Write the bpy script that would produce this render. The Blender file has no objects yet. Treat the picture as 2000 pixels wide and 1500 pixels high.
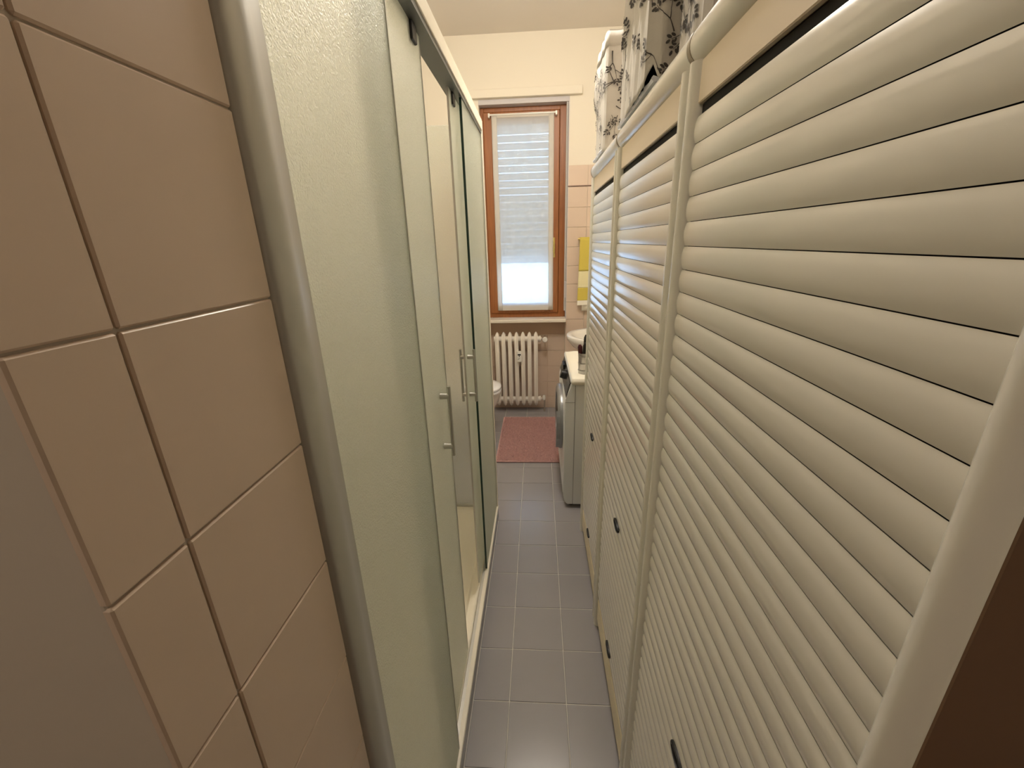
import bpy, bmesh, math, random
from mathutils import Vector, Matrix
random.seed(7)
PI = math.pi
scene = bpy.context.scene
COL = scene.collection

# ------------------------------------------------------------------ camera
CAM_H = 1.5356
PITCH, YAW, ROLL = .3309, .0666, -.0265
ct, st, cy, sy = math.cos(PITCH), math.sin(PITCH), math.cos(YAW), math.sin(YAW)
r0 = Vector((cy, sy, 0)); fw = Vector((-sy*ct, cy*ct, -st)); up0 = r0.cross(fw)
cr, sr = math.cos(ROLL), math.sin(ROLL)
RV = cr*r0 + sr*up0; UV = cr*up0 - sr*r0
cam_d = bpy.data.cameras.new('camera'); cam = bpy.data.objects.new('camera', cam_d); COL.objects.link(cam)
cam_d.sensor_fit = 'HORIZONTAL'; cam_d.sensor_width = 36.0; cam_d.lens = 812.0/2000*36
cam_d.clip_start = .01; cam_d.clip_end = 60
M3 = Matrix((RV, UV, -fw)).transposed()
cam.matrix_world = Matrix.Translation((0, 0, CAM_H)) @ M3.to_4x4()
scene.camera = cam

# ------------------------------------------------------------------ world, light levels, exposure
world = bpy.data.worlds.new('world'); scene.world = world; world.use_nodes = True
bg = world.node_tree.nodes['Background']
bg.inputs[0].default_value = (.40, .62, 1.0, 1); bg.inputs[1].default_value = 8.5
LAMP_STRENGTH = 82.0          # bathroom ceiling globe
HALL_FILL_STRENGTH = 34.0          # unseen globe added in the hall to light the left jamb
vs = scene.view_settings
vs.view_transform = 'Standard'; vs.look = 'None'; vs.gamma = 1; vs.use_curve_mapping = False
vs.exposure = 0.45
scene.cycles.use_denoising = True
scene.cycles.max_bounces = 14; scene.cycles.transmission_bounces = 12; scene.cycles.diffuse_bounces = 6
scene.cycles.transparent_max_bounces = 12

# ------------------------------------------------------------------ materials
def lin(c):
    return tuple((v/255/12.92 if v/255 <= .04045 else ((v/255+.055)/1.055)**2.4) for v in c) + (1,)
MATS = {}
def mat(name, rgb, rough=.5, metal=0., bump=0., bscale=60., var=0., vscale=4., spec=.5, coat=0., sheen=0.):
    m = bpy.data.materials.new(name); m.use_nodes = True
    nt = m.node_tree; b = nt.nodes['Principled BSDF']
    b.inputs['Base Color'].default_value = lin(rgb)
    b.inputs['Roughness'].default_value = rough; b.inputs['Metallic'].default_value = metal
    b.inputs['Specular IOR Level'].default_value = spec
    if coat: b.inputs['Coat Weight'].default_value = coat; b.inputs['Coat Roughness'].default_value = .15
    if sheen: b.inputs['Sheen Weight'].default_value = sheen
    tc = nt.nodes.new('ShaderNodeTexCoord')
    if var:
        n = nt.nodes.new('ShaderNodeTexNoise'); n.inputs['Scale'].default_value = vscale; n.inputs['Detail'].default_value = 4
        nt.links.new(tc.outputs['Object'], n.inputs['Vector'])
        hs = nt.nodes.new('ShaderNodeMix'); hs.data_type = 'RGBA'
        c = lin(rgb); hs.inputs[6].default_value = tuple(v*(1-var) for v in c[:3])+(1,); hs.inputs[7].default_value = tuple(min(1, v*(1+var)) for v in c[:3])+(1,)
        nt.links.new(n.outputs['Fac'], hs.inputs[0]); nt.links.new(hs.outputs[2], b.inputs['Base Color'])
    if bump:
        n2 = nt.nodes.new('ShaderNodeTexNoise'); n2.inputs['Scale'].default_value = bscale; n2.inputs['Detail'].default_value = 3
        nt.links.new(tc.outputs['Object'], n2.inputs['Vector'])
        bp = nt.nodes.new('ShaderNodeBump'); bp.inputs['Strength'].default_value = bump; bp.inputs['Distance'].default_value = .002
        nt.links.new(n2.outputs['Fac'], bp.inputs['Height']); nt.links.new(bp.outputs['Normal'], b.inputs['Normal'])
    MATS[name] = m
    return m
mat('floor_tile', (150, 147, 150), .22, var=.05, vscale=3, bump=.03, bscale=150)
mat('floor_grout', (200, 196, 190), .8)
mat('wall_tile', (212, 192, 174), .32, var=.03, vscale=6)
mat('wall_grout', (205, 178, 155), .8)
mat('wall_paint', (230, 223, 208), .85, bump=.05, bscale=200)
mat('jamb_paint', (200, 190, 178), .7)
mat('ceiling_paint', (218, 212, 204), .9, var=.03, vscale=2)
mat('trim_band', (120, 92, 80), .35, var=.4, vscale=60)
mat('alu', (200, 200, 196), .42, .75)
mat('alu_dark', (120, 124, 124), .4, .5)
mat('alu_white', (232, 226, 210), .4)
mat('chrome', (205, 205, 205), .2, 1.)
mat('steel', (190, 190, 186), .32, 1.)
mat('tray', (238, 232, 215), .35)
mat('seal', (25, 60, 50), .4)
mat('black', (18, 18, 18), .4)
mat('black_gap', (14, 11, 9), .9)
mat('cream', (222, 219, 209), .2, coat=.4, var=.015, vscale=3)
mat('cream_gloss', (224, 221, 211), .22, coat=.3)
mat('cream_panel', (226, 210, 186), .5)
mat('collar', (150, 138, 118), .4)
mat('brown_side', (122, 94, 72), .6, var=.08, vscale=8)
mat('plinth', (236, 224, 194), .5)
mat('cloth', (200, 196, 190), .9, bump=.15, bscale=500)
mat('cloth_grey', (186, 182, 178), .9, bump=.15, bscale=500)
mat('print', (78, 74, 72), .9)
mat('plastic_blue', (216, 222, 236), .2, spec=.6)
mat('white_gloss', (236, 234, 228), .12, coat=.3)
mat('washer', (222, 225, 225), .35)
mat('washer_dark', (30, 34, 34), .25)
mat('washer_grey', (150, 152, 154), .3, .5)
mat('seat_white', (238, 238, 240), .15)
mat('radiator', (238, 232, 222), .35)
mat('pipe', (190, 180, 168), .3, .6)
mat('wood', (158, 88, 42), .4, var=.12, vscale=14)
mat('brass', (226, 205, 130), .25, .8)
mat('sill', (226, 218, 204), .35, var=.04, vscale=10)
mat('hem', (232, 228, 220), .9, bump=.1, bscale=600)
mat('yellow_towel', (206, 188, 84), .95, bump=.6, bscale=300, sheen=.3)
mat('yellow_pale', (230, 222, 176), .95, bump=.6, bscale=300, sheen=.3)
mat('cream_towel', (240, 236, 222), .95, bump=.5, bscale=300, sheen=.3)
mat('rug', (204, 164, 160), 1., var=.28, vscale=55, sheen=.2)
mat('cup', (190, 188, 184), .3, .8)
mat('dark_red', (70, 18, 24), .4)
mat('dark_box', (14, 14, 16), .7)
mat('display', (120, 125, 118), .3)
mat('shutter', (226, 222, 214), .6)
mat('reveal', (196, 192, 194), .6)
mat('strap', (178, 176, 172), .8)
mat('hall', (194, 186, 174), .9)
mat('hall_floor', (120, 100, 85), .6)

def wood_grain():
    m = MATS['wood']; nt = m.node_tree; b = nt.nodes['Principled BSDF']
    tc = nt.nodes.new('ShaderNodeTexCoord'); mp = nt.nodes.new('ShaderNodeMapping'); mp.inputs['Scale'].default_value = (30, 30, 2)
    n = nt.nodes.new('ShaderNodeTexNoise'); n.inputs['Scale'].default_value = 3; n.inputs['Detail'].default_value = 6
    cr_ = nt.nodes.new('ShaderNodeValToRGB'); cr_.color_ramp.elements[0].color = lin((126, 76, 40)); cr_.color_ramp.elements[1].color = lin((178, 112, 60))
    nt.links.new(tc.outputs['Object'], mp.inputs[0]); nt.links.new(mp.outputs[0], n.inputs[0]); nt.links.new(n.outputs[0], cr_.inputs[0]); nt.links.new(cr_.outputs[0], b.inputs['Base Color'])
wood_grain()

def emit(name, rgb, s):
    m = bpy.data.materials.new(name); m.use_nodes = True; nt = m.node_tree
    e = nt.nodes.new('ShaderNodeEmission'); e.inputs[0].default_value = lin(rgb); e.inputs[1].default_value = s
    nt.links.new(e.outputs[0], nt.nodes['Material Output'].inputs[0]); MATS[name] = m
emit('lamp_glow', (255, 245, 231), LAMP_STRENGTH)
emit('hall_fill_glow', (255, 240, 220), HALL_FILL_STRENGTH)

def frosted():
    m = bpy.data.materials.new('frosted_glass'); m.use_nodes = True; nt = m.node_tree; L = nt.links
    b = nt.nodes['Principled BSDF']
    b.inputs['Base Color'].default_value = (.96, .985, .945, 1); b.inputs['Transmission Weight'].default_value = 1
    b.inputs['Roughness'].default_value = .38; b.inputs['IOR'].default_value = 1.25
    tc = nt.nodes.new('ShaderNodeTexCoord'); n = nt.nodes.new('ShaderNodeTexNoise'); n.inputs['Scale'].default_value = 330; n.inputs['Detail'].default_value = 2
    bp = nt.nodes.new('ShaderNodeBump'); bp.inputs['Strength'].default_value = .9; bp.inputs['Distance'].default_value = .003
    L.new(tc.outputs['Object'], n.inputs[0]); L.new(n.outputs[0], bp.inputs['Height']); L.new(bp.outputs[0], b.inputs['Normal'])
    tr = nt.nodes.new('ShaderNodeBsdfTranslucent'); tr.inputs[0].default_value = (.93, .96, .90, 1); L.new(bp.outputs[0], tr.inputs['Normal'])
    df = nt.nodes.new('ShaderNodeBsdfDiffuse'); df.inputs[0].default_value = (.80, .85, .78, 1); L.new(bp.outputs[0], df.inputs['Normal'])
    m1 = nt.nodes.new('ShaderNodeMixShader'); m1.inputs[0].default_value = .45; L.new(tr.outputs[0], m1.inputs[1]); L.new(df.outputs[0], m1.inputs[2])
    m2 = nt.nodes.new('ShaderNodeMixShader'); m2.inputs[0].default_value = .30; L.new(b.outputs[0], m2.inputs[1]); L.new(m1.outputs[0], m2.inputs[2])
    L.new(m2.outputs[0], nt.nodes['Material Output'].inputs[0]); MATS['frosted_glass'] = m
frosted()
def clear_glass():
    m = bpy.data.materials.new('pane_glass'); m.use_nodes = True; nt = m.node_tree; L = nt.links
    t = nt.nodes.new('ShaderNodeBsdfTransparent'); t.inputs[0].default_value = (.93, .96, .95, 1)
    g = nt.nodes.new('ShaderNodeBsdfGlossy'); g.inputs['Roughness'].default_value = .02
    fr = nt.nodes.new('ShaderNodeFresnel'); fr.inputs[0].default_value = 1.45
    mx = nt.nodes.new('ShaderNodeMixShader'); L.new(fr.outputs[0], mx.inputs[0]); L.new(t.outputs[0], mx.inputs[1]); L.new(g.outputs[0], mx.inputs[2])
    L.new(mx.outputs[0], nt.nodes['Material Output'].inputs[0]); MATS['pane_glass'] = m
clear_glass()
def sheer():
    m = bpy.data.materials.new('sheer'); m.use_nodes = True; nt = m.node_tree; L = nt.links
    t = nt.nodes.new('ShaderNodeBsdfTransparent'); t.inputs[0].default_value = (1, 1, 1, 1)
    tr = nt.nodes.new('ShaderNodeBsdfTranslucent'); tr.inputs[0].default_value = (.42, .42, .42, 1)
    df = nt.nodes.new('ShaderNodeBsdfDiffuse'); df.inputs[0].default_value = (.85, .84, .80, 1)
    # woven irregularity
    tc = nt.nodes.new('ShaderNodeTexCoord'); mp = nt.nodes.new('ShaderNodeMapping'); mp.inputs['Scale'].default_value = (30, 30, 160)
    n = nt.nodes.new('ShaderNodeTexNoise'); n.inputs['Scale'].default_value = 1.5; n.inputs['Detail'].default_value = 3
    mr = nt.nodes.new('ShaderNodeMapRange'); mr.inputs[3].default_value = .07; mr.inputs[4].default_value = .13
    L.new(tc.outputs['Object'], mp.inputs[0]); L.new(mp.outputs[0], n.inputs[0]); L.new(n.outputs[0], mr.inputs[0])
    m1 = nt.nodes.new('ShaderNodeMixShader'); m1.inputs[0].default_value = .5; L.new(tr.outputs[0], m1.inputs[1]); L.new(df.outputs[0], m1.inputs[2])
    m2 = nt.nodes.new('ShaderNodeMixShader'); L.new(mr.outputs[0], m2.inputs[0]); L.new(m1.outputs[0], m2.inputs[1]); L.new(t.outputs[0], m2.inputs[2])
    L.new(m2.outputs[0], nt.nodes['Material Output'].inputs[0]); MATS['sheer'] = m
sheer()
def add_translucent(name, fac):
    m = MATS[name]; nt = m.node_tree; L = nt.links; b = nt.nodes['Principled BSDF']
    tr = nt.nodes.new('ShaderNodeBsdfTranslucent'); tr.inputs[0].default_value = b.inputs['Base Color'].default_value
    mx = nt.nodes.new('ShaderNodeMixShader'); mx.inputs[0].default_value = fac
    L.new(b.outputs[0], mx.inputs[1]); L.new(tr.outputs[0], mx.inputs[2]); L.new(mx.outputs[0], nt.nodes['Material Output'].inputs[0])
add_translucent('hem', .4); add_translucent('shutter', .5)
def joint_wall():
    """tiled wall seen only through frosted glass: joints in the material"""
    m = bpy.data.materials.new('tiled_wall'); m.use_nodes = True; nt = m.node_tree; L = nt.links; b = nt.nodes['Principled BSDF']
    tc = nt.nodes.new('ShaderNodeTexCoord'); sx = nt.nodes.new('ShaderNodeSeparateXYZ'); L.new(tc.outputs['Object'], sx.inputs[0])
    ad = nt.nodes.new('ShaderNodeMath'); ad.operation = 'ADD'; L.new(sx.outputs[0], ad.inputs[0]); L.new(sx.outputs[1], ad.inputs[1])
    cx = nt.nodes.new('ShaderNodeCombineXYZ'); L.new(ad.outputs[0], cx.inputs[0]); L.new(sx.outputs[2], cx.inputs[1])
    br = nt.nodes.new('ShaderNodeTexBrick'); br.offset = 0; br.inputs['Scale'].default_value = 1; br.inputs['Brick Width'].default_value = .152; br.inputs['Row Height'].default_value = .152
    br.inputs['Mortar Size'].default_value = .0015; br.inputs['Color1'].default_value = br.inputs['Color2'].default_value = lin((240, 235, 218)); br.inputs['Mortar'].default_value = lin((190, 168, 148))
    L.new(cx.outputs[0], br.inputs[0]); L.new(br.outputs[0], b.inputs['Base Color']); b.inputs['Roughness'].default_value = .3; MATS['tiled_wall'] = m
joint_wall()

# ------------------------------------------------------------------ mesh helpers
class B:
    def __init__(s): s.bm = bmesh.new()
    def box(s, x0, x1, y0, y1, z0, z1, bev=0, seg=2):
        vs_ = [s.bm.verts.new(p) for p in ((x0,y0,z0),(x1,y0,z0),(x1,y1,z0),(x0,y1,z0),(x0,y0,z1),(x1,y0,z1),(x1,y1,z1),(x0,y1,z1))]
        fs = [s.bm.faces.new([vs_[i] for i in q]) for q in ((3,2,1,0),(4,5,6,7),(0,1,5,4),(1,2,6,5),(2,3,7,6),(3,0,4,7))]
        if bev:
            es = set(e for f in fs for e in f.edges)
            bmesh.ops.bevel(s.bm, geom=list(es), offset=bev, segments=seg, affect='EDGES', profile=.5)
        return s
    def loft(s, rings, closed=True, cap=True, loop=False):
        rv = [[s.bm.verts.new(p) for p in r] for r in rings]
        n = len(rv[0]); m = len(rv)
        for i in range(m if loop else m-1):
            a, b = rv[i], rv[(i+1) % m]
            for j in range(n if closed else n-1):
                k = (j+1) % n
                s.bm.faces.new((a[j], a[k], b[k], b[j]))
        if cap and closed and not loop:
            s.bm.faces.new(rv[0][::-1]); s.bm.faces.new(rv[-1])
        return s
    def cyl(s, p0, p1, r, r1=None, seg=20):
        return s.tube([p0, p1], [r, r if r1 is None else r1], seg)
    def tube(s, pts, rad, seg=16):
        pts = [Vector(p) for p in pts]
        if not isinstance(rad, (list, tuple)): rad = [rad]*len(pts)
        rings = []; ref = None
        for i, p in enumerate(pts):
            t = (pts[min(i+1, len(pts)-1)] - pts[max(i-1, 0)]).normalized()
            if ref is None: ref = Vector((0, 0, 1)) if abs(t.z) < .9 else Vector((1, 0, 0))
            a = t.cross(ref).normalized(); b = a.cross(t).normalized(); ref = b
            rings.append([p + rad[i]*(a*math.cos(2*PI*k/seg) + b*math.sin(2*PI*k/seg)) for k in range(seg)])
        return s.loft(rings)
    def prism(s, poly, axis, a, b):
        def P(q, t):
            return {'x': (t, q[0], q[1]), 'y': (q[0], t, q[1]), 'z': (q[0], q[1], t)}[axis]
        return s.loft([[P(q, a) for q in poly], [P(q, b) for q in poly]])
    def lathe(s, prof, c, axis='z', seg=24):
        rings = []
        for r, h in prof:
            ring = []
            for k in range(seg):
                u, v = r*math.cos(2*PI*k/seg), r*math.sin(2*PI*k/seg)
                ring.append({'z': (c[0]+u, c[1]+v, c[2]+h), 'x': (c[0]+h, c[1]+u, c[2]+v), 'y': (c[0]+u, c[1]+h, c[2]+v)}[axis])
            rings.append(ring)
        return s.loft(rings)
    def grid(s, fn, nu, nv):
        g = [[s.bm.verts.new(fn(i/nu, j/nv)) for j in range(nv+1)] for i in range(nu+1)]
        for i in range(nu):
            for j in range(nv):
                s.bm.faces.new((g[i][j], g[i+1][j], g[i+1][j+1], g[i][j+1]))
        return s
    def mesh(s, name, m, smooth=False, angle=40):
        bmesh.ops.recalc_face_normals(s.bm, faces=s.bm.faces[:])
        me = bpy.data.meshes.new(name); s.bm.to_mesh(me); s.bm.free()
        me.materials.append(MATS[m])
        if smooth:
            for p in me.polygons: p.use_smooth = True
            me.set_sharp_from_angle(angle=math.radians(angle))
        return me
    def build(s, name, m, parent=None, smooth=False, angle=40, solid=0):
        me = s.mesh(name, m, smooth, angle)
        o = place(name, me, parent)
        if solid:
            md = o.modifiers.new('thickness', 'SOLIDIFY'); md.thickness = solid; md.offset = 0
        return o
def place(name, me, parent=None, loc=(0, 0, 0), rot=None):
    o = bpy.data.objects.new(name, me); COL.objects.link(o); o.location = loc
    if rot: o.rotation_euler = rot
    if parent is not None:
        o.parent = parent
        if parent.type == 'EMPTY': o.matrix_parent_inverse = Matrix.Translation(-Vector(parent['base']))
    return o
def thing(name, label, cat, base, group=None):
    o = bpy.data.objects.new(name, None); COL.objects.link(o); o.location = base; o['base'] = tuple(base)
    o.empty_display_size = .05
    return tag(o, label, cat, group)
def tag(o, label, cat, group=None):
    o['label'] = label; o['category'] = cat
    if group: o['group'] = group
    return o
def struct(o, label=None):
    o['kind'] = 'structure'
    if label: o['label'] = label
    return o

# ------------------------------------------------------------------ dimensions
XL, XR = -.95, .80            # side walls
XG = -.246                    # tiled face of the near partition
YN0, YN1 = .169, .378         # near partition
YB, YNI = 3.66, 3.76          # back wall face, radiator niche back
ZC = 2.963
SH0, SH1 = .378, 2.06         # shower length
WX0, WX1 = -.445, .243        # niche / window opening

# ------------------------------------------------------------------ floor
fl = struct(B().box(XL-.1, XR+.1, .17, YNI+.05, -.08, -.002).build('floor', 'floor_grout'), 'grey square floor tiles with pale grout')
tile_meshes = {}
def tile_mesh(name, m, a, b, t, axis, bev):
    key = (name, m, round(a, 3), round(b, 3), axis)
    if key not in tile_meshes:
        q = B()
        d = {'z': (-a/2, a/2, -b/2, b/2, -t, 0), 'x': (-t, 0, -a/2, a/2, -b/2, b/2), 'y': (-a/2, a/2, 0, t, -b/2, b/2)}[axis]
        q.box(*d, bev=bev, seg=1)
        tile_meshes[key] = q.mesh(name, m)
    return tile_meshes[key]
gx = -.1067; gy = 1.0193
xs_ = [gx+.2*k for k in range(-5, 6)]
ys_ = [gy+.2*k for k in range(-5, 15)]
for i in range(len(xs_)-1):
    for j in range(len(ys_)-1):
        x0, x1, y0, y1 = xs_[i], xs_[i+1], ys_[j], ys_[j+1]
        x0 = max(x0, XL); x1 = min(x1, XR); y0 = max(y0, .175); y1 = min(y1, YNI)
        if y1 > YB and (x0 < WX0-.2 or x1 > WX1+.2): y1 = min(y1, YB)
        if y0 < SH1 and x0 < -.236:                       # under the shower tray
            if y1 <= SH1: 
                x0 = max(x0, -.235)
            else:
                if x1 <= -.235: y0 = SH1
        if x1-x0 < .012 or y1-y0 < .012: continue
        if x0 > .3 and y1 < 1.9: continue                 # under the wardrobes, out of sight
        a, b = x1-x0-.003, y1-y0-.003
        place('floor_tile', tile_mesh('floor_tile', 'floor_tile', a, b, .006, 'z', .0012), fl, ((x0+x1)/2, (y0+y1)/2, random.uniform(-.0004, .0004)))

# hall floor behind the camera
struct(B().box(-1.3, 1.3, -1.7, .17, -.08, 0).build('floor_hall', 'hall_floor'), 'hall floor in front of the bathroom doorway')

# ------------------------------------------------------------------ ceiling and walls
struct(B().box(-1.4, 1.4, -1.8, YNI+.3, ZC, ZC+.1).build('ceiling', 'ceiling_paint'), 'plain pale ceiling')
wl = struct(B().box(XL-.1, XL, YN0, YNI+.25, 0, ZC).build('wall_left', 'tiled_wall'), 'tiled left wall inside the shower')
wr = struct(B().box(XR, XR+.1, YN0, YNI+.25, 0, ZC).build('wall_right', 'wall_paint'), 'cream right wall behind the wardrobes')
wp = struct(B().box(XL-.4, XG-.003, YN0+.001, YN1, 0, ZC, bev=.003, seg=3).build('wall_partition', 'jamb_paint'), 'end of the near left wall, plain paint on its end face, beige tiles on its side')
struct(B().box(XR-.03, 1.3, YN0+.02, YN0+.12, 0, ZC).build('wall_front', 'hall'), 'hall wall beside the bathroom doorway')
struct(B().box(XR-.6, XR-.03, YN0-.0, YN0+.01, 2.1, ZC).build('trim_1', 'hall'), 'strip of hall wall above the nearest wardrobe')
for nm, d in (('wall_hall_back', (-1.4, 1.4, -1.8, -1.7)), ('wall_hall_left', (-1.4, -1.3, -1.7, YN0)), ('wall_hall_right', (1.3, 1.4, -1.7, YN0+.12))):
    struct(B().box(*d, 0, ZC).build(nm, 'hall'), 'plain hall wall behind the camera')
# beige tiles of the near partition
T = .1505
z_j = 1.642
cols = [(YN0, .2270), (.2270, .3775)]
zr_ = [z_j + T*k for k in range(-11, 4)]
for (a0, a1) in cols:
    for k in range(len(zr_)-1):
        z0, z1 = max(zr_[k], 0), zr_[k+1]
        if z1-z0 < .01: continue
        place('wall_tile', tile_mesh('wall_tile', 'wall_tile', a1-a0-.0018, z1-z0-.0018, .007, 'x', .0014), wp, (XG+random.uniform(-.0002, .0002), (a0+a1)/2, (z0+z1)/2))
# back wall: right of window, left of window, lintel, niche
wb = struct(B().box(WX1, XR, YB+.006, YNI+.12, 0, ZC).build('wall_back', 'wall_paint'), 'back wall, cream paint above beige tiles, right of the window')
wb2 = struct(B().box(XL, WX0, YB+.006, YNI+.12, 0, ZC).build('wall_back_left', 'wall_paint'), 'back wall left of the window behind the shower')
struct(B().box(WX0, WX1, YB+.006, YNI+.12, 2.553, ZC).build('wall_back_lintel', 'wall_paint'), 'cream painted wall above the window')
wn = struct(B().box(WX0, WX1, YNI, YNI+.12, 0, .86).build('wall_niche', 'wall_grout'), 'tiled niche under the window behind the radiator')
rows = [1.932-.1512*k for k in range(14)]
def wall_tiles(parent, xa, xb, xedges, y, ztop, nm='wall_tile'):
    e = sorted(set([xa, xb]+[x for x in xedges if xa+.01 < x < xb-.01]))
    rr = [ztop] if ztop > 1.95 else []
    rr = (rr + [1.938] if rr else []) + [z for z in rows if z < ztop-.01]
    rr = sorted(set([round(z, 4) for z in rr] + [0.]), reverse=True)
    for i in range(len(e)-1):
        for j in range(len(rr)-1):
            w, hgt = e[i+1]-e[i]-.0022, rr[j]-rr[j+1]-.0022
            if w < .008 or hgt < .01: continue
            place(nm, tile_mesh('wall_tile', 'wall_tile', w, hgt, .007, 'y', .001), parent, ((e[i]+e[i+1])/2, y, (rr[j]+rr[j+1])/2))
wall_tiles(wb, WX1, XR, [.40+.1505*k for k in range(4)], YB, 2.087)
wall_tiles(wb2, XL, WX0, [WX0-.1505*k for k in range(1, 4)], YB, 2.087)
wall_tiles(wn, WX0, WX1, [.087+.1485*k for k in range(-4, 2)], YNI-.007, .86)
for (pa, xa, xb) in ((wb, WX1, XR), (wb2, XL, WX0)):
    B().box(xa, xb, YB-.003, YB+.006, 1.9335, 1.9365+.005, bev=.001).build('decorative_strip', 'trim_band', pa)
# niche cheeks (reveal of window and niche)
struct(B().box(WX1-.002, WX1+.004, YB-.001, YNI+.1, .86, 2.553).build('trim_2', 'reveal'), 'pale right reveal of the window opening')
struct(B().box(WX0, WX1, YB+.002, YNI+.1, 2.520, 2.553).build('trim_3', 'reveal'), 'grey underside of the window opening')
# board above the window
struct(B().box(-.56, .338, YB-.03, YB+.006, 2.557, 2.612, bev=.003).build('trim_4', 'wall_paint'), 'cream board across the top of the window opening')
# sill
si = struct(B().box(WX0-.01, WX1-.001, YB-.055, YNI+.03, .858, .884, bev=.004).build('window_sill', 'sill'), 'pale stone window sill above the radiator')

# ------------------------------------------------------------------ window
win = thing('window_1', 'narrow brown wooden window with brass handle', 'window', (-.1, YNI, .89)); win['kind'] = 'structure'
del win['category']
FY0, FY1 = YNI-.02, YNI+.05
def frame_bar(nm, x0, x1, z0, z1, y0, y1): return B().box(x0, x1, y0, y1, z0, z1, bev=.004).build(nm, 'wood', win)
frame_bar('frame_jamb', WX0+.001, WX0+.03, .885, 2.52, FY0, FY1)
frame_bar('frame_jamb', .1785, WX1-.004, .885, 2.52, FY0, FY1)
frame_bar('frame_head', WX0+.03, .182, 2.487, 2.52, FY0, FY1)
frame_bar('frame_foot', WX0+.03, .182, .885, .925, FY0, FY1)
sx0, sx1, sz0, sz1 = -.420, .176, .927, 2.484
SY0, SY1 = YNI-.035, YNI+.03
B().box(.150, .200, SY1+.001, FY1+.004, .90, 2.50).build('gap_light_stop', 'wood', win)  # extra bar added behind the sash gap to block leaking daylight
frame_bar('sash_stile', sx0, sx0+.075, sz0, sz1, SY0, SY1); frame_bar('sash_stile', sx1-.07, sx1, sz0, sz1, SY0, SY1)
frame_bar('sash_rail', sx0+.075, sx1-.07, sz1-.075, sz1, SY0+.001, SY1); frame_bar('sash_rail', sx0+.075, sx1-.07, sz0, sz0+.08, SY0+.001, SY1)
B().box(sx0+.07, sx1-.065, YNI-.004, YNI, sz0+.075, sz1-.07).build('glass_pane', 'pane_glass', win)
h_ = B(); h_.box(.128, .148, SY0-.008, SY0, 1.395, 1.475, bev=.003); h_.tube([(.138, SY0-.004, 1.43), (.138, SY0-.03, 1.43), (.138, SY0-.036, 1.45), (.138, SY0-.036, 1.555)], [.008, .008, .009, .007], 12)
h_.build('window_handle', 'brass', win, smooth=True)
# sheer curtain on the sash
sc_ = thing('sheer_curtain', 'white sheer curtain panel with hemmed borders hung on the window sash', 'curtain', (-.1, SY0-.03, .96))
cx0, cx1, cz0, cz1 = -.352, .132, .955, 2.462
CY = SY0-.034
def sag(x, z): return CY + .0012*math.sin(x*70) + .002*math.sin(z*9+x*6)
B().grid(lambda u, v: (cx0+.042+u*(cx1-cx0-.084), sag(cx0+u*(cx1-cx0), cz0+v*(cz1-cz0)), cz0+.045+v*(cz1-cz0-.07)), 24, 40).build('fabric', 'sheer', sc_, smooth=True)
for (a, b) in ((cx0, cx0+.042), (cx1-.042, cx1)):
    B().grid(lambda u, v: (a+u*(b-a), sag(a, cz0+v*(cz1-cz0))-.001, cz0+v*(cz1-cz0)), 4, 30).build('side_hem', 'hem', sc_, smooth=True, solid=.0012)
B().grid(lambda u, v: (cx0+.042+u*(cx1-cx0-.084), CY-.001, cz1-.025+v*.025), 4, 2).build('top_hem', 'hem', sc_, solid=.0012)
B().grid(lambda u, v: (cx0+.042+u*(cx1-cx0-.084), CY-.001, cz0+v*.045), 4, 2).build('bottom_hem', 'hem', sc_, solid=.0012)
B().cyl((cx0-.018, CY-.003, cz1-.004), (cx1+.018, CY-.003, cz1-.004), .0055, seg=10).build('rod', 'white_gloss', sc_, smooth=True)
for x in (cx0-.018, cx1+.016):
    B().box(x-.007, x+.007, CY-.012, SY0, cz1-.022, cz1+.006, bev=.002).build('rod_bracket', 'white_gloss', sc_)
# roller shutter outside the pane
rs = thing('roller_shutter', 'half-lowered pale roller shutter with light slits outside the window', 'shutter', (-.1, YNI+.075, 1.32))
pz = 2.345
q = B().box(-.205-.24+.02, .205+.03, YNI+.07, YNI+.08, 2.352, 2.51); q.build('shutter_head', 'shutter', rs)
n_sl = 18
for k in range(n_sl):
    gap = .0075 if k < 5 else (.0045 if k < 8 else .002)
    z1 = pz - k*.0555; z0 = z1-.0555+gap
    B().prism([(YNI+.072, z0), (YNI+.069, z0+.02), (YNI+.070, z1-.012), (YNI+.074, z1), (YNI+.079, z1-.004), (YNI+.078, z0)], 'x', WX0+.02, WX1-.008).build('slat', 'shutter', rs)
# strap of the shutter
stp = thing('shutter_strap', 'grey roller shutter strap hanging down the right window reveal', 'strap', (WX1-.02, YB+.03, .9))
B().box(WX1-.018, WX1-.004, YB+.012, YB+.032, .95, 2.53).build('strap_band', 'strap', stp)
B().cyl((WX1-.026, YB+.022, 2.532), (WX1-.003, YB+.022, 2.532), .012, seg=14).build('guide_roller', 'collar', stp, smooth=True)
B().box(WX1-.016, WX1-.002, YB+.008, YB+.036, 1.06, 1.20, bev=.003).build('winder_box', 'reveal', stp)

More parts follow.
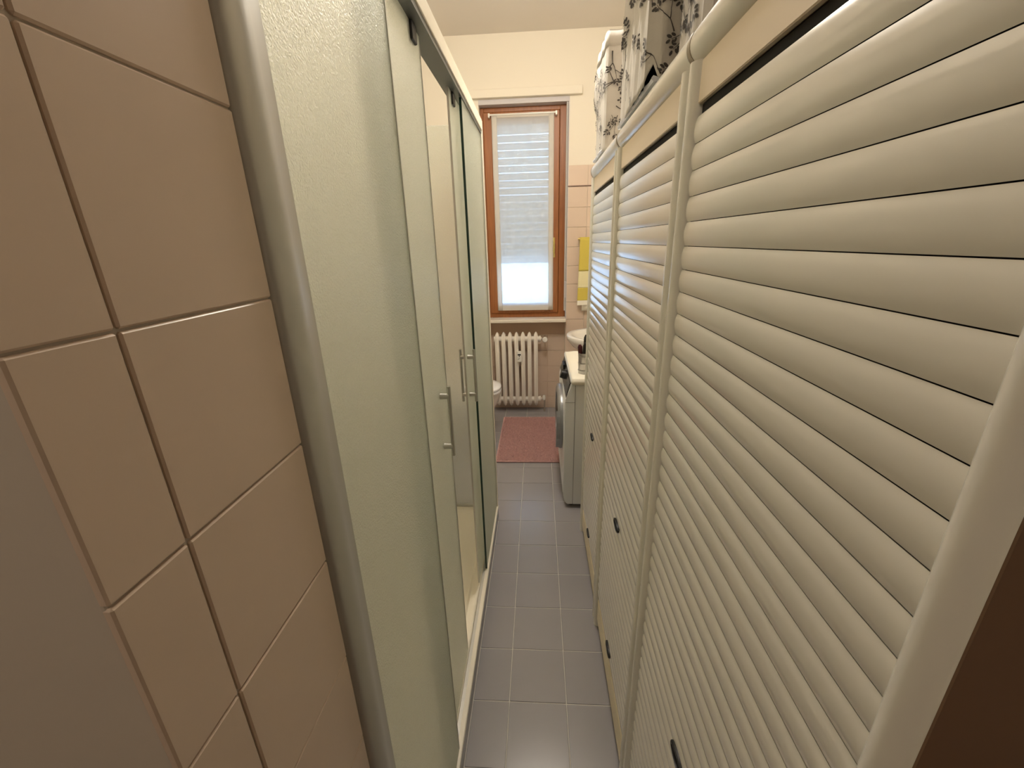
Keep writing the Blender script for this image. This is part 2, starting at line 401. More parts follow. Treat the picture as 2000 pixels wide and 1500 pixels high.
# ------------------------------------------------------------------ shower tray
tr = thing('shower_tray', 'low white shower tray on a dark grey plinth', 'shower tray', (-.6, 1.2, 0))
q = B().box(-.2445, -.2365, SH0+.002, SH1, .0015, .068); q.build('plinth', 'floor_tile', tr)
B().box(XL+.002, -.2447, SH1-.008, SH1, .0015, .068).build('plinth', 'floor_tile', tr)
q = B()
o_ = [(XL+.002, SH0+.002), (-.2355, SH0+.002), (-.2355, SH1+.002), (XL+.002, SH1+.002)]
i_ = [(XL+.05, SH0+.05), (-.30, SH0+.05), (-.30, SH1-.05), (XL+.05, SH1-.05)]
j_ = [(XL+.09, SH0+.09), (-.33, SH0+.09), (-.33, SH1-.09), (XL+.09, SH1-.09)]
q.loft([[(x, y, .068) for x, y in o_], [(x, y, .077) for x, y in o_], [(x, y, .0782) for x, y in i_], [(x, y, .052) for x, y in j_]])
q.build('basin', 'tray', tr)
q = B()
for rr_ in (.045, .07): q.tube([(-.47+rr_*math.cos(a*PI/12), 1.75+rr_*math.sin(a*PI/12), .0525) for a in range(25)], .0016, 6)
q.build('drain_ring', 'tray', tr, smooth=True)
B().lathe([(.032, 0), (.04, .003), (.03, .005), (.001, .006)], (-.47, 1.75, .052)).build('drain', 'chrome', tr, smooth=True)

# ------------------------------------------------------------------ shower enclosure
se = thing('shower_enclosure', 'frosted glass shower enclosure with aluminium rails and two sliding doors', 'shower', (-.25, SH0, .08))
# wall profile: rounded aluminium upright next to the tiles
pr_ = [(-.262, .3795), (-.2462, .3795), (-.241, .385), (-.2375, .392), (-.2355, .402), (-.236, .412), (-.2385, .4175), (-.2385, .432), (-.246, .434), (-.262, .434)]
B().prism([(x, y) for x, y in pr_], 'z', .08, 2.03).build('wall_profile', 'alu', se, smooth=True, angle=50)
B().box(-.2845, -.2355, .434, SH1-.024, 1.988, 2.030, bev=.002).build('top_rail_cover', 'alu_white', se)
B().box(-.286, -.2395, .434, SH1-.024, 1.976, 1.9875).build('top_rail_channel', 'alu_dark', se)
q = B()
q.prism([(-.2360, .0785), (-.2360, .084), (-.2505, .087), (-.2505, .0785)], 'y', .434, SH1-.002); q.build('threshold_strip', 'alu_white', se)
q = B(); q.prism([(-.2507, .0785), (-.2507, .0855), (-.2615, .089), (-.2615, .0785)], 'y', .434, SH1-.002); q.build('bottom_rail', 'alu', se)
q = B(); q.prism([(-.2617, .0785), (-.2617, .098), (-.2655, .102), (-.2705, .102), (-.2705, .0785)], 'y', .434, SH1-.002); q.build('guide_ridge', 'alu_white', se)
# corner post
q = B(); q.box(-.262, -.2365, SH1-.024, SH1+.002, .079, 2.032, bev=.004); q.build('corner_post', 'alu_white', se)
B().box(-.2425, -.2395, SH1-.036, SH1-.0235, .103, 1.976).build('post_channel', 'alu', se)
# fixed panels
FX = -.2462
def slab(nm, y0, y1, z0, z1, x, t=.006): return B().box(x-t/2, x+t/2, y0, y1, z0, z1, bev=.0008, seg=1).build(nm, 'frosted_glass', se)
p1 = slab('fixed_panel', .4345, .815, .088, 1.9755, FX)
B().box(FX-.004, FX+.004, .8152, .8185, .09, 1.9755).build('edge_seal', 'alu', p1)
p2 = slab('fixed_panel', 1.555, SH1-.025, .088, 1.9755, FX)
B().box(FX-.004, FX+.0036, 1.548, 1.5548, .09, 1.9755).build('edge_seal', 'seal', p2)
# sliding doors
DX = -.2655
def handle(parent, y, zc, out):
    q = B()
    L = .102
    for sgn, off in ((1, .0285), (-1, .0215)):
        x = DX + sgn*off
        q.cyl((x, y, zc-L), (x, y, zc+L), .0052, seg=12)
        for z in (zc-.074, zc+.074):
            q.cyl((DX+sgn*.004, y, z), (x, y, z), .0085, .0075, seg=14)
    q.build('handle', 'steel', parent, smooth=True)
def door(y0, y1, hy, hz, near):
    d = slab('sliding_door', y0, y1, .113, 1.974, DX)
    ye = y1 if near else y0
    B().box(DX-.0033, DX+.0033, ye-.0016 if not near else ye, ye if not near else ye+.0016, .113, 1.974).build('edge_strip', 'alu', d)
    handle(d, hy, hz, 1)
    for yy in (y0+.06, y1-.06):
        B().box(DX-.009, DX+.009, yy-.018, yy+.018, 1.940, 1.975, bev=.003).build('roller_carriage', 'black', d)
    return d
door(.70, 1.118, 1.025, 1.075, True)
door(1.44, 1.87, 1.478, 1.06, False)
# end panel (return) of frosted glass
B().box(XL+.006, -.2625, SH1-.014, SH1-.008, .096, 2.018, bev=.0008, seg=1).build('end_panel', 'frosted_glass', se)
B().box(XL+.004, -.2625, SH1-.020, SH1-.002, .079, .096, bev=.002).build('end_bottom_rail', 'alu', se)

# ------------------------------------------------------------------ wardrobes with roller-shutter fronts
WXF = .228
UN = [(.1805, .7695), (.7705, 1.3695), (1.3705, 1.9695)]
PIT = .0365
slat_cache = {}
def slat_mesh(w):
    k = round(w, 4)
    if k in slat_cache: return slat_cache[k]
    q = B(); rings = []
    hw, hh, bul = w/2, PIT/2-.0005, .0028
    for (dy, s) in ((0, .72), (.002, .88), (.005, .97), (.010, 1.0)):
        rings.append((-hw+dy, s))
    rings += [(-y, s) for y, s in reversed(rings)]
    rr = []
    for y, s in rings:
        ring = []
        for a in range(9):
            t = -1 + 2*a/8
            ring.append((-bul*s*(1-abs(t)**2.4) , y, hh*s*t))
        ring += [(.003, y, hh*s*.9), (.003, y, -hh*s*.9)]
        rr.append(ring)
    q.loft(rr)
    slat_cache[k] = q.mesh('slat', 'cream', smooth=True, angle=50)
    return slat_cache[k]
def pull(parent, yc, zc, xf):
    q = B(); n = 20; a, b = .033, .0125
    def ring(sc, x, o=0): return [(x, yc+(a*sc-o)*math.cos(2*PI*k/n), zc+(b*sc-o)*math.sin(2*PI*k/n)) for k in range(n)]
    q.loft([ring(1, xf+.006), ring(1, xf-.0015), ring(.93, xf-.003), ring(.80, xf-.003), ring(.76, xf+.002)])
    q.build('finger_pull', 'black', parent, smooth=True, angle=30)
def yc_(a, b): return (a+b)/2+.004
def post_poly(y0, y1):
    xc = WXF+.019; r = (y1-y0)/2; yc = (y0+y1)/2
    return [(xc - .019*math.cos(a), yc + r*math.sin(a)) for a in [(-90+15*k)*PI/180 for k in range(13)]] + [(xc+.022, y1), (xc+.022, y0)]
labels = ['cream roller-shutter wardrobe nearest the camera, with brown end panel',
          'middle cream roller-shutter wardrobe of the three in the row',
          'farthest cream roller-shutter wardrobe, next to the washing machine']
for u, (y0, y1) in enumerate(UN):
    w = thing('roller_shutter_wardrobe', labels[u], 'wardrobe', (.5, (y0+y1)/2, 0), 'roller-shutter wardrobes in a row')
    yc = (y0+y1)/2
    for (a, b) in ((y0, y0+.037), (y1-.037, y1)):
        pp_ = post_poly(a+(.004 if u == 0 and a == y0 else 0), b)
        if u == 0 and a == y0: pp_ = [(min(x, .2358) if y < yc_(a, b) else x, y) for x, y in pp_[:-2]]
        B().prism(pp_, 'z', .0015, 1.778).build('post', 'cream_gloss', w, smooth=True, angle=60)
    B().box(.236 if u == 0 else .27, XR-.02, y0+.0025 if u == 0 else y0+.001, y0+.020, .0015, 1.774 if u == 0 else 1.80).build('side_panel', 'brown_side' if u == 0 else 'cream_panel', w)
    B().box(.27, XR-.02, y1-.020, y1-.002, .0015, 1.80).build('side_panel', 'cream_panel', w)
    B().box(.27, XR-.02, y0+.021, y1-.021, 1.775, 1.80).build('top_board', 'cream_panel', w)
    # rounded top tube with end collar
    q = B(); q.cyl((.2535, y0+.002, 1.803), (.2535, y1-.012, 1.803), .0275, seg=32); q.build('top_tube', 'cream_gloss', w, smooth=True)
    q = B(); q.cyl((.2535, y1-.012, 1.803), (.2535, y1-.001, 1.803), .0283, seg=32); q.build('tube_collar', 'collar', w, smooth=True)
    ya, yb = y0+.022, y1-.0375
    B().box(.238, .246, y0+.0375, y1-.0375, 1.7205, 1.776, bev=.0015, seg=1).build('top_panel', 'cream_panel', w)
    # shutter: dark channel behind, slats proud of it
    sh = B().box(.2455, .249, y0+.0205, y1-.0372, .055, 1.7195).build('shutter_backing', 'black_gap', w)
    me = slat_mesh(yb-ya)
    z = 1.7035; k = 0
    while z-PIT > .150:
        place('slat', me, sh, (.2385, (ya+yb)/2, z-PIT/2))
        z -= PIT; k += 1
    pull(sh, yc, .712 if u else .690, .2335)
    pull(sh, yc, .203, .2335)
    B().box(.2385, .258, y0+.0375, y1-.0375, .045, .1485, bev=.003).build('plinth_board', 'plinth', w)
    B().box(.252, .258, y0+.0375, y1-.0375, .0015, .045).build('plinth_recess', 'floor_tile', w)

# ------------------------------------------------------------------ fabric covers on the wardrobes
def cover(base, label, path, zt, seed, m, amp=.004, hem=None, lid=0., bulge=None, twigs=60, trees=()):
    """cloth hanging around a stack: path = plan outline (far end first), walked along the front to the near corner and back along the near side"""
    rnd = random.Random(seed)
    t = thing('fabric_cover', label, 'cloth', base, 'leaf-print cloths over the boxes on the wardrobes')
    z0 = 1.834
    P = [Vector((x, y, 0)) for x, y in path]
    seg = [(P[i+1]-P[i]).length for i in range(len(P)-1)]; S = sum(seg)
    cum = [0]
    for l in seg: cum.append(cum[-1]+l)
    ph = [rnd.uniform(0, 6.28) for _ in range(4)]
    def at(sv, z, off=0.):
        sv = min(max(sv, 0), S)
        i = max(k for k in range(len(seg)) if cum[k] <= sv+1e-9)
        d = (P[i+1]-P[i])/seg[i]; p = P[i]+d*(sv-cum[i])
        n = Vector((d.y, -d.x, 0))                     # outward
        f = (z-z0)/(zt-z0)
        e = min(1, min(sv-cum[i], cum[i+1]-sv)/.03)
        dis = e*amp*(math.sin(sv*70+ph[0]+2.5*f)+.7*math.sin(sv*140+ph[1]-5*f))*(.6+.4*math.sin(5*f+ph[2])) + off
        if bulge: dis += bulge(sv, f)*e if sv > .02 else bulge(sv, f)
        lift = hem(sv)*max(0, 1-f*4)**2 if hem else 0
        p = p + n*dis
        return (p.x, p.y, z+lift)
    ss = sorted(set([S*k/90 for k in range(91)]+cum))
    nz = 30
    rings = [[at(v, z0+(zt-z0)*j/nz) for v in ss] for j in range(nz+1)]
    q = B(); q.loft(rings, closed=False, cap=False)
    q.bm.verts.ensure_lookup_table()
    q.bm.faces.new([q.bm.verts[nz*len(ss)+k] for k in range(len(ss))])
    q.build('fabric', m, t, smooth=True, angle=35, solid=.0015)
    if lid:
        q = B(); q.loft([[at(v, zt-lid, .0022) for v in ss], [at(v, zt-.004, .0022) for v in ss]], closed=False, cap=False); q.build('lid_band', m, t, smooth=True, angle=35, solid=.001)
    q = B()
    def inside(a, z): return .006 < a < S-.01 and z0+.006 < z < zt-.01
    def stroke(p, ang, L, wd):
        n = 4; c, s_ = math.cos(ang), math.sin(ang); vv = []
        bend = rnd.uniform(-.25, .25)
        for i in range(n+1):
            k = i/n; a, z = p[0]+c*L*k-s_*bend*L*k*k, p[1]+s_*L*k+c*bend*L*k*k
            if not inside(a, z): break
            ww = wd*(1-.45*k)
            vv.append((q.bm.verts.new(at(a-s_*ww, z+c*ww, OFF)), q.bm.verts.new(at(a+s_*ww, z-c*ww, OFF)))); last = (a, z)
        for a, b in zip(vv, vv[1:]): q.bm.faces.new((a[0], a[1], b[1], b[0]))
        return last if vv else p
    OFF = .0022 + (.0022 if lid else 0)
    def leaf(p, ang, L):
        c, s_ = math.cos(ang), math.sin(ang); vv = []
        for k in range(8):
            a = 2*PI*k/8; lx, lz = L*.5*math.cos(a), L*.27*math.sin(a)
            y, z = p[0]+c*(lx+L*.75)-s_*lz, p[1]+s_*(lx+L*.75)+c*lz
            if not inside(y, z): return
            vv.append(at(y, z, OFF+.0004))
        q.bm.faces.new([q.bm.verts.new(v) for v in vv])
    def sprig(p, ang, L, wd):
        e = stroke(p, ang, L, wd)
        for k in (.45, .8):
            pp = (p[0]+(e[0]-p[0])*k, p[1]+(e[1]-p[1])*k)
            for sg in (-1, 1): leaf(pp, ang+sg*rnd.uniform(.7, 1.1), rnd.uniform(.008, .0115))
        leaf(e, ang+rnd.uniform(-.3, .3), .010)
    def tree(p, ang, L, wd, lev):
        e = stroke(p, ang, L, wd)
        if lev == 0: sprig(e, ang, .02, wd*.7); return
        for d in ((-.55, .5) if rnd.random() < .6 else (-.7, .05, .6)): tree(e, ang+d+rnd.uniform(-.15, .15), L*rnd.uniform(.6, .85), wd*.72, lev-1)
    for (a, z, ang, L, wd, lev) in trees: tree((a, z), ang, L, wd, lev)
    for k in range(twigs):
        p = (rnd.uniform(.01, S*.8), rnd.uniform(z0+.02, zt-.03)); ang = rnd.choice((PI/2, -PI/2))+rnd.uniform(-.9, .9)
        if rnd.random() < .3: tree(p, ang, rnd.uniform(.02, .035), .0014, 1)
        else: sprig(p, ang, rnd.uniform(.018, .03), .0009)
    po_ = q.build('leaf_print', 'print', t); po_['kind'] = 'stuff'
    return t
cover((.5, 1.84, 1.834), 'leaf-print cloth box cover on the farthest wardrobe, next to the back wall', [(.60, 1.962), (.262, 1.962), (.240, 1.93), (.236, 1.715), (.242, 1.70), (.60, 1.70)], 2.19, 3, 'cloth',
      amp=.0022, lid=.045, bulge=lambda a, f: .020*math.exp(-((a-.36)/.10)**2)*math.exp(-((f-.66)/.25)**2), twigs=70,
      trees=((.62, 2.13, -PI/2, .035, .0024, 2), (.66, 2.04, PI-.2, .03, .0026, 1), (.64, 1.97, -.6, .03, .0018, 1)))
cover((.5, 1.2, 1.834), 'tall pale leaf-print cloth on the middle wardrobe, with its front hem lifted', [(.60, 1.405), (.262, 1.405), (.238, 1.385), (.228, 1.20), (.223, 1.035), (.249, 1.012), (.60, 1.00)], 2.235, 5, 'cloth',
      amp=.0055, lid=0, hem=lambda a: .035*math.exp(-((a-.735)/.012)**2), twigs=85,
      trees=((.80, 2.0, -PI/2+.3, .05, .0022, 2), (.755, 1.845, PI/2+.8, .035, .0016, 1), (.77, 1.85, .6, .03, .0016, 1)))
cover((.5, .86, 1.834), 'greyish leaf-print cloth bundle at the far end of the nearest wardrobe', [(.60, .935), (.262, .935), (.256, .915), (.254, .80), (.262, .782), (.60, .775)], 2.20, 9, 'cloth_grey', amp=.003, twigs=26,
      trees=((.37, 1.99, -PI/2+.2, .045, .0022, 2), (.42, 1.93, -PI/2, .03, .002, 1)))
bx = thing('storage_box', 'black box showing under the lifted cloth hem on the middle wardrobe', 'box', (.45, 1.2, 1.8315))
B().box(.275, .59, 1.03, 1.39, 1.8315, 2.20, bev=.004).build('carton', 'dark_box', bx)
B().box(.252, .2748, 1.03, 1.12, 1.8315, 1.90, bev=.004).build('flap', 'dark_box', bx)
for (ya, yb, lb) in ((1.0, 1.39, 'crumpled bluish plastic sheet edge under the middle cloth'), (1.72, 1.94, 'crumpled bluish plastic sheet edge under the farthest cloth')):
    rnd = random.Random(int(ya*100))
    q = B()
    pts = [(ya+(yb-ya)*k/30, rnd.uniform(-.003, .003), rnd.uniform(-.002, .003)) for k in range(31)]
    q.loft([[(.2335, y, 1.8305+.0008), (.2300+dx*.5, y, 1.8375+dz), (.2345+dx, y, 1.8415+dz), (.244, y, 1.838), (.244, y, 1.8318)] for y, dx, dz in pts])
    tag(q.build('plastic_sheet', 'plastic_blue', None), lb, 'plastic sheet')

# ------------------------------------------------------------------ washing machine
WY0, WY1, WXf, WXb, WZ = 2.15, 2.75, .146, .62, .815
wm = thing('washing_machine', 'white front-loading washing machine beyond the wardrobes', 'washing machine', (.4, 2.45, 0))
q = B()
body = [(WXf+.022, .025), (WXf+.006, .05), (WXf, .085), (WXf, .685), (WXf+.008, .70), (WXf+.034, .795), (WXf+.042, WZ-.02), (WXb, WZ-.02), (WXb, .025)]
q.prism(body, 'y', WY0, WY1); bmesh.ops.bevel(q.bm, geom=q.bm.edges[:], offset=.005, segments=2, affect='EDGES')
q.build('body', 'washer', wm, smooth=True, angle=50)
B().box(WXf+.030, WXb, WY0+.002, WY1-.002, WZ-.0195, WZ, bev=.006).build('top_plate', 'washer', wm, smooth=True)
B().box(WXf+.055, WXf+.058, WY0-.0012, WY0+.001, .03, .785).build('side_seam', 'washer_grey', wm)
B().box(WXf+.003, WXf+.055, WY0-.0012, WY0+.001, .684, .686).build('side_seam', 'washer_grey', wm)
# sloping control panel
import math as _m
def slope_x(z): return WXf+.008+(z-.70)*(.026/.095)
q = B(); q.prism([(slope_x(.705)-.003, .705), (slope_x(.792)-.003, .792), (slope_x(.792)+.004, .792), (slope_x(.705)+.004, .705)], 'y', WY0+.02, WY1-.02)
cp = q.build('control_panel', 'washer_dark', wm)
for k in range(6):
    y = WY0+.045+.022*k
    q = B(); q.prism([(slope_x(.715)-.0055, .715), (slope_x(.782)-.0055, .782), (slope_x(.782)-.002, .782), (slope_x(.715)-.002, .715)], 'y', y, y+.007); q.build('control_rib', 'washer_grey', cp)
q = B(); q.cyl((slope_x(.75)-.003, 2.46, .75), (slope_x(.75)-.028, 2.46, .757), .03, .026, 24); q.build('selector_knob', 'black', cp, smooth=True)
q = B(); q.box(slope_x(.76)-.012, slope_x(.76)+.002, WY1-.20, WY1-.10, .735, .785, bev=.004); q.build('detergent_drawer', 'black', wm)
# round door
dc = (WXf, 2.44, .485)
q = B(); q.lathe([(.205, .0), (.207, -.012), (.200, -.026), (.185, -.032), (.150, -.030), (.148, -.006), (.001, -.004)], dc, 'x', 48)
dr = q.build('porthole_door', 'washer_grey', wm, smooth=True, angle=50)
q = B(); q.lathe([(.149, -.008), (.14, -.022), (.10, -.030), (.001, -.034)], dc, 'x', 40); q.build('door_glass', 'washer_dark', dr, smooth=True)
q = B(); q.prism([(dc[1]+.19*math.cos(a)*s, dc[2]+.19*math.sin(a)*s) for s, aa in ((1.08, range(150, 231, 10)), (.80, range(230, 149, -10))) for a in [x*PI/180 for x in aa]], 'x', WXf-.040, WXf-.018)
q.build('door_handle', 'washer_grey', dr)
B().box(WXf-.002, WXf+.004, WY0+.03, WY1-.03, .09, .17, bev=.002).build('kick_panel', 'washer', wm)
for (x, y) in ((WXf+.05, WY0+.05), (WXf+.05, WY1-.05), (WXb-.05, WY0+.05), (WXb-.05, WY1-.05)):
    B().cyl((x, y, .0015), (x, y, .027), .02, seg=14).build('foot', 'black', wm)
# cream cloth on top
q = B()
def tw(u, v):
    x = WXf+.034+u*.34; y = WY0-.008+v*(WY1-WY0-.02)
    z = WZ+.0085+.0025*math.sin(x*60+y*9)+.002*math.sin(y*35)
    if v < .01: y, z = WY0-.012, WZ-.020+.004*math.sin(x*50)
    elif v < .04: y, z = WY0-.012, WZ-.002
    elif v < .07: y, z = WY0-.005, WZ+.007
    return (x, y, z)
tc_ = q.grid(tw, 26, 34).build('folded_towel', 'cream_towel', None, smooth=True, solid=.006)
tag(tc_, 'cream towel spread over the top of the washing machine', 'towel')
# cup with brushes
CX, CYc, CZ = .252, 2.235, WZ+.012
cup = thing('utensil_cup', 'small silver cup holding brushes on the washing machine', 'cup', (CX, CYc, CZ))
B().lathe([(.026, 0), (.028, .002), (.031, .118), (.0325, .12), (.029, .119), (.026, .006), (.001, .006)], (CX, CYc, CZ), 'z', 28).build('cup_wall', 'cup', cup, smooth=True, angle=50)
for z in (.02, .06, .1):
    B().lathe([(.0295+.00003*z, 0), (.0315+.01*z, .001), (.0315+.01*z, .003), (.0295, .004)], (CX, CYc, CZ+z), 'z', 24).build('cup_band', 'steel', cup, smooth=True)
for i, (dx, dy, h1, m, lb) in enumerate(((-.012, .0, .165, 'dark_red', 'dark red handled brush leaning in the silver cup'), (.006, .010, .215, 'black', 'tall black brush standing in the silver cup'), (.002, -.012, .18, 'dark_red', 'short dark red brush at the front of the silver cup'))):
    bt = thing('hairbrush', lb, 'brush', (CX+dx*.6, CYc+dy*.6, CZ+.008))
    p0 = Vector((CX+dx*.6, CYc+dy*.6, CZ+.008)); p1 = Vector((CX+dx*1.5, CYc+dy*1.5, CZ+h1*.62)); p2 = Vector((CX+dx*2., CYc+dy*2., CZ+h1))
    B().tube([p0, p1], [.005, .007], 10).build('brush_handle', m, bt, smooth=True)
    B().tube([p1, p1.lerp(p2, .15), p1.lerp(p2, .8), p2], [.007, .0125, .0125, .006], 12).build('brush_head', 'black' if i else 'dark_red', bt, smooth=True)

# ------------------------------------------------------------------ wash basin
bs = thing('wash_basin', 'white round-fronted wash basin beyond the washing machine', 'basin', (.5, 3.2, .7))
q = B(); rings = []
bc = (.52, 3.19)
for (a, b, z) in ((.06, .06, .66), (.16, .16, .69), (.25, .22, .75), (.292, .255, .80), (.30, .262, .835), (.294, .256, .842), (.255, .218, .838), (.235, .20, .815), (.19, .16, .76), (.06, .05, .735), (.001, .001, .734)):
    rings.append([(min(bc[0]+a*math.cos(2*PI*k/40), XR-.002), bc[1]+b*math.sin(2*PI*k/40), z) for k in range(40)])
q.loft(rings); q.build('bowl', 'white_gloss', bs, smooth=True, angle=70)
B().box(.70, XR-.001, 3.0, 3.38, .80, .852, bev=.01).build('back_ledge', 'white_gloss', bs)
q = B(); q.tube([(.73, 3.19, .852), (.73, 3.19, .95), (.69, 3.19, .97), (.60, 3.19, .95)], [.018, .015, .013, .011], 14); q.build('tap', 'chrome', bs, smooth=True)
B().lathe([(.075, .0), (.06, .1), (.07, .4), (.09, .675)], (.62, 3.19, .0015), 'z', 24).build('pedestal', 'white_gloss', bs, smooth=True)

# ------------------------------------------------------------------ yellow towel on its bar
tb = thing('towel_bar', 'short metal towel bar on the back wall right of the window', 'towel bar', (.48, YB-.05, 1.54))
B().cyl((.328, YB-.055, 1.538), (.66, YB-.055, 1.538), .006, seg=12).build('bar', 'brass', tb, smooth=True)
for x in (.345, .65): B().cyl((x, YB-.0565, 1.538), (x, YB-.0005, 1.538), .007, .011, 12).build('bar_bracket', 'brass', tb, smooth=True)
tw_ = thing('hand_towel', 'yellow and pale hand towel hanging from the bar beside the window', 'towel', (.43, YB-.06, 1.0))
TX0, TX1 = .345, .60
def ty(x, z): return YB-.064 - .010*math.sin((x-TX0)*38+1)*(1.56-z)*.9
def band(nm, m, za, zb):
    B().grid(lambda u, v: (TX0-.020*(1.545-(za+v*(zb-za)))*1.2+u*(TX1-TX0)*(1+.06*(1.545-za)), ty(TX0+u*(TX1-TX0), za+v*(zb-za)), za+v*(zb-za)), 22, 14).build(nm, m, tw_, smooth=True, solid=.004)
band('towel_top', 'yellow_towel', 1.285, 1.545); band('embroidered_band', 'yellow_pale', 1.15, 1.2848); band('towel_lower', 'yellow_towel', 1.045, 1.1498); band('fringe', 'cream_towel', 1.005, 1.0448)
B().grid(lambda u, v: (TX0+u*(TX1-TX0), YB-.055-.0095*math.cos(PI*v), 1.541+.0095*math.sin(PI*v)), 10, 8).build('towel_fold', 'yellow_towel', tw_, smooth=True, solid=.003)
B().grid(lambda u, v: (TX0+.03+u*(TX1-TX0), YB-.044+.004*math.sin(u*12), .955+v*.585), 14, 16).build('towel_back', 'cream_towel', tw_, smooth=True, solid=.004)

# ------------------------------------------------------------------ radiator
rd = thing('radiator', 'cream seven-section column radiator under the window', 'radiator', (-.19, YB-.0, .06))
RY = 3.655
def section_mesh():
    q = B()
    for dy, hw_ in ((-.036, .0175), (0, .012), (.036, .0175)):
        rings = []
        for z, k_, f_ in ((.068, .25, .3), (.082, .7, .6), (.10, 1, .85), (.125, 1, 1), (.41, 1, 1), (.71, 1, 1), (.735, 1, .85), (.752, .7, .6), (.766, .25, .3)):
            rings.append([(hw_*k_*a, RY+dy*f_+.014*k_*b, z) for a, b in ((-1, -.3), (-.55, -.75), (-.16, -.85), (0, -1.05), (.16, -.85), (.55, -.75), (1, -.3), (1, .3), (.55, .75), (0, .9), (-.55, .75), (-1, .3))])
        q.loft(rings)
    for z in (.13, .705):
        q.cyl((-.0288, RY, z), (.0288, RY, z), .024, seg=18)
    return q.mesh('section', 'radiator', smooth=True, angle=45)
sm_ = section_mesh()
for k in range(7): place('section', sm_, rd, (-.0195-.0578*k, 0, 0))
q = B(); q.lathe([(.024, .0), (.027, .004), (.027, .012), (.016, .016), (.010, .022)], (-.0195+.029, RY, .705), 'x', 18); q.build('end_plug', 'radiator', rd, smooth=True)
q = B(); q.lathe([(.024, .0), (.027, .004), (.027, .012), (.016, .016), (.010, .022)], (-.0195+.029, RY, .13), 'x', 18); q.build('end_plug', 'radiator', rd, smooth=True)
vl = B().tube([(.028, RY, .705), (.058, RY, .705), (.062, RY+.03, .705), (.062, YNI-.008, .705)], .008, 12).build('supply_valve', 'chrome', rd, smooth=True)
q = B(); q.lathe([(.012, .012), (.019, .006), (.0235, -.012), (.0235, -.034), (.019, -.042), (.001, -.044)], (.062, RY-.008, .703), 'y', 22); q.build('thermostat_knob', 'white_gloss', vl, smooth=True)
q = B(); q.tube([(.028, RY, .13), (.055, RY, .13), (.058, RY, .12), (.058, RY+.01, .05), (.058, RY+.01, .0015)], .0075, 12); lv = q.build('return_pipe', 'pipe', rd, smooth=True)
q = B(); q.lathe([(.013, -.014), (.015, -.008), (.015, .012), (.010, .03), (.001, .032)], (.055, RY-.002, .135), 'z', 16); q.build('lockshield', 'white_gloss', lv, smooth=True)
hm = B().box(-.187, -.148, RY-.070, RY-.045, .508, .606, bev=.004).build('heat_meter', 'white_gloss', rd)
B().box(-.181, -.154, RY-.0712, RY-.0695, .570, .582).build('meter_display', 'washer_dark', hm)
B().box(-.171, -.164, RY-.0712, RY-.0695, .556, .568).build('meter_mark', 'washer_dark', hm)
q = B(); q.prism([(-.181, .535), (-.164, .545), (-.164, .541), (-.181, .531)], 'y', RY-.0712, RY-.0695); q.build('meter_mark', 'washer_dark', hm)

# ------------------------------------------------------------------ toilet
to = thing('toilet', 'white wall-hung toilet with closed lid behind the shower', 'toilet', (-.66, 3.16, .1))
TY = 3.16
def oval(x0, x1, b, z, n=36):
    c = (x0+x1)/2; a = (x1-x0)/2; out = []
    for k in range(n):
        t = 2*PI*k/n; ex = math.cos(t); ey = math.sin(t)
        if ex < 0: ex = -abs(ex)**.5
        out.append((c+a*ex, TY+b*(abs(ey)**.9)*(1 if ey >= 0 else -1), z))
    return out
q = B(); q.loft([oval(-.948, -.52, .10, .12), oval(-.948, -.44, .14, .16), oval(-.948, -.375, .165, .22), oval(-.948, -.325, .18, .30), oval(-.948, -.305, .185, .365), oval(-.948, -.302, .186, .39)])
q.build('bowl', 'white_gloss', to, smooth=True, angle=60)
q = B(); q.loft([oval(-.80, -.300, .186, .3915), oval(-.80, -.296, .190, .395), oval(-.80, -.296, .190, .407), oval(-.80, -.299, .187, .411)]); q.build('seat', 'seat_white', to, smooth=True, angle=40)
q = B(); q.loft([oval(-.80, -.302, .184, .415), oval(-.80, -.298, .188, .418), oval(-.80, -.298, .188, .430), oval(-.80, -.305, .182, .437), oval(-.78, -.36, .14, .442)]); q.build('lid', 'seat_white', to, smooth=True, angle=40)

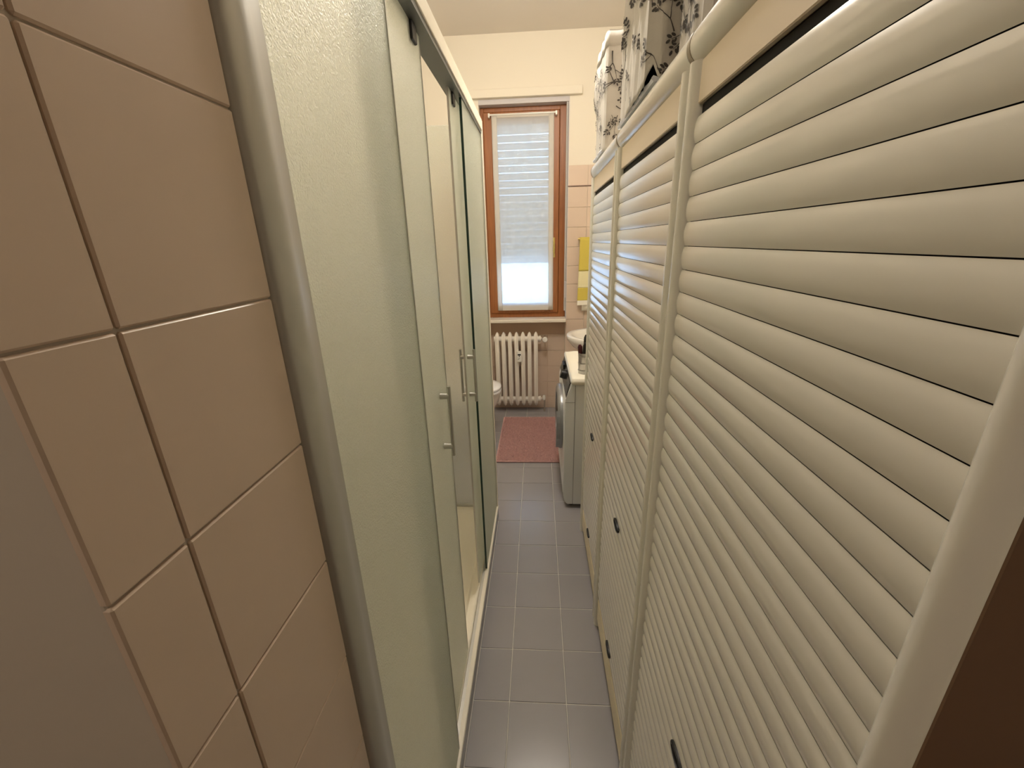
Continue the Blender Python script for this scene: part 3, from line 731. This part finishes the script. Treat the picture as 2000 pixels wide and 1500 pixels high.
# ------------------------------------------------------------------ rug
RX0, RX1, RY0_, RY1_ = -.312, .158, 2.69, 3.49
rg = thing('bath_rug', 'dusty pink shaggy bath rug on the grey tiles', 'rug', (-.06, 3.09, 0))
B().box(RX0, RX1, RY0_, RY1_, .0015, .011, bev=.003).build('backing', 'rug', rg)
B().tube([(RX0, RY0_, .008), (RX1, RY0_, .008), (RX1, RY1_, .008), (RX0, RY1_, .008), (RX0, RY0_+.001, .008)], .0065, 8).build('bound_edge', 'rug', rg, smooth=True)
rnd = random.Random(21); vsx = []; fsx = []
for k in range(26000):
    x = rnd.uniform(RX0+.004, RX1-.004); y = rnd.uniform(RY0_+.004, RY1_-.004)
    clump = math.sin(x*31+math.sin(y*17)*2)*math.sin(y*27+math.sin(x*23)*2)
    a = clump*1.2+rnd.uniform(-3.1, 3.1); L = rnd.uniform(.008, .014); hgt = rnd.uniform(.009, .014)
    w = .0016; ca, sa = math.cos(a), math.sin(a)
    i = len(vsx); vsx += [(x-sa*w, y+ca*w, .010), (x+sa*w, y-ca*w, .010), (x+ca*L, y+sa*L, .010+hgt)]; fsx.append((i, i+1, i+2))
me = bpy.data.meshes.new('pile'); me.from_pydata(vsx, [], fsx); me.materials.append(MATS['rug'])
po = place('pile', me, rg); po['kind'] = 'stuff'

# ------------------------------------------------------------------ bathroom lamp above the view, added hall fill lamp
LX, LY = .02, 1.90
lp = thing('ceiling_lamp', 'round warm glass pendant lamp under the bathroom ceiling', 'lamp', (LX, LY, ZC-.02))
B().lathe([(.055, 0), (.055, -.015), (.02, -.03)], (LX, LY, ZC-.0005), 'z', 32).build('lamp_base', 'white_gloss', lp, smooth=True)
B().cyl((LX, LY, ZC-.03), (LX, LY, ZC-.16), .006, seg=12).build('stem', 'chrome', lp, smooth=True)
B().lathe([(.03, -.16), (.085, -.185), (.11, -.23), (.11, -.27), (.085, -.32), (.04, -.345), (.001, -.35)], (LX, LY, ZC), 'z', 32).build('lamp_globe', 'lamp_glow', lp, smooth=True, angle=80)
lp = thing('ceiling_lamp', 'small warm fill lamp added in the hall behind the camera to light the jamb', 'lamp', (-.95, -.8, ZC-.02))  # added out of view, set left so it reaches the jamb but not the tiles
B().lathe([(.11, 0), (.11, -.02), (.09, -.03)], (-.95, -.8, ZC-.0005), 'z', 32).build('lamp_base', 'white_gloss', lp, smooth=True)
B().lathe([(.02, -.031), (.10, -.045), (.115, -.08), (.10, -.12), (.05, -.145), (.001, -.15)], (-.95, -.8, ZC-.0005), 'z', 32).build('lamp_globe', 'hall_fill_glow', lp, smooth=True, angle=80)
